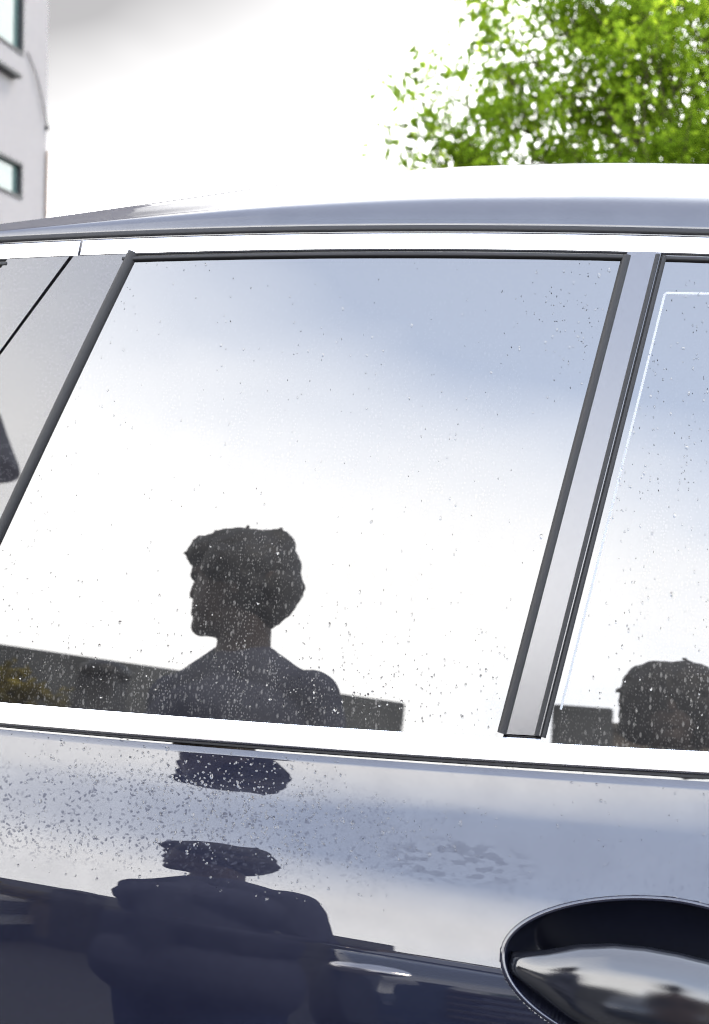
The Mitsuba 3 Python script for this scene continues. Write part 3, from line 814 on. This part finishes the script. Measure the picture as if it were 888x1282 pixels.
    put(f'{key}__shirt', fin(tee), shirt, True)
    lg = []
    for sd in (-1, 1): lg += [(J['hip', sd], .108, J['knee', sd], .076), (J['knee', sd], .076, J['ank', sd] + V(0, 0, .02), .062)]
    put(f'{key}__trousers', fin(chain(lg + [(V(-.06, 0, .93), .115, V(.06, 0, .93), .115)], .014, 8)), 'denim', True)
    for sd in (-1, 1):
        put(f'{key}__shoe', fin(chain([(J['ank', sd] + V(0, -.045, -.045), .042, J['toe', sd] + V(0, .02, .008), .036), (J['ank', sd] + V(0, -.02, -.02), .048, J['ank', sd] + V(0, .04, -.04), .045)], .012, 5)), 'shoe_leather', True)
        e = trimesh.creation.icosphere(2, .0125); e.apply_translation(hp(.079, .031 * sd, .018)); put(f'{key}__eye', fin(e), 'eye_white', True)
    hb = []
    if hair == 'messy':
        hb = [(hp(-.022, 0, .055), .094, hp(.015, 0, .07), .088), (hp(-.045, 0, .02), .080, hp(-.04, 0, -.03), .062), (hp(.03, 0, .085), .072, hp(.088, 0, .088), .046), (hp(.06, 0, .06), .05, hp(.086, 0, .042), .029), (hp(.085, -.03, .08), .032, hp(.104, -.02, .066), .020), (hp(.085, .03, .084), .034, hp(.106, .02, .072), .020),
              (hp(.08, 0, .095), .032, hp(.100, 0, .112), .024), (hp(-.05, 0, .115), .045, hp(.03, 0, .125), .034)]
        for sd in (-1, 1): hb += [(hp(-.02, .066 * sd, .045), .052, hp(.03, .064 * sd, .045), .046), (hp(-.015, .072 * sd, .025), .040, hp(-.03, .07 * sd, .0), .034), (hp(-.03, .07 * sd, .0), .03, hp(-.035, .07 * sd, -.03), .022)]
        n_t = 34
    else:
        hb = [(hp(-.035, -.03, .03), .108, hp(.012, -.03, .04), .104), (hp(-.035, .03, .03), .108, hp(.012, .03, .04), .104), (hp(-.055, 0, .0), .10, hp(-.045, 0, -.05), .085)]
        for sd in (-1, 1): hb += [(hp(-.02, .07 * sd, .03), .062, hp(-.01, .085 * sd, -.06), .05)]
        n_t = 34
    hm = chain(hb, .009, 4)
    nn = meshkit.fbm(np.array(hm.vertices) * 32, 4, seed + 3) - .45
    hm.vertices += hm.vertex_normals * (nn * (.020 if hair == 'messy' else .022))[:, None]
    tf = []
    idx = r.choice(len(hm.vertices), n_t, False)
    for i in idx:
        p0, n0 = hm.vertices[i], hm.vertex_normals[i]
        if n0[2] < -.2: continue
        d0 = n0 + r.normal(0, .7, 3); d0 /= np.linalg.norm(d0)
        pth = np.array([p0 - n0 * .006, p0 + d0 * .005, p0 + d0 * .010 + V(0, 0, -.002), p0 + d0 * .014 + V(0, 0, -.005)])
        tf.append(tube(pth, np.array([.008, .007, .0045, .001]) * r.uniform(.5, 1.0), 5))
    put(f'{key}__hair', fin(cat_([hm] + tf)), 'hair_black', True)
    tag(key, label, 'person')


person('person', (-.615, -1.06, 0), 1.735, 0.45, math.pi / 2 - .5, 'shirt_navy', 'messy', 'person with tousled dark hair and navy shirt looking sideways, mirrored in the large window', 5)
person('person_001', (.29, -1.65, 0), 1.64, 0.0, 0.15, 'shirt_brown', 'round', 'person with full rounded dark hair facing the car, mirrored in the narrow rear pane', 8)
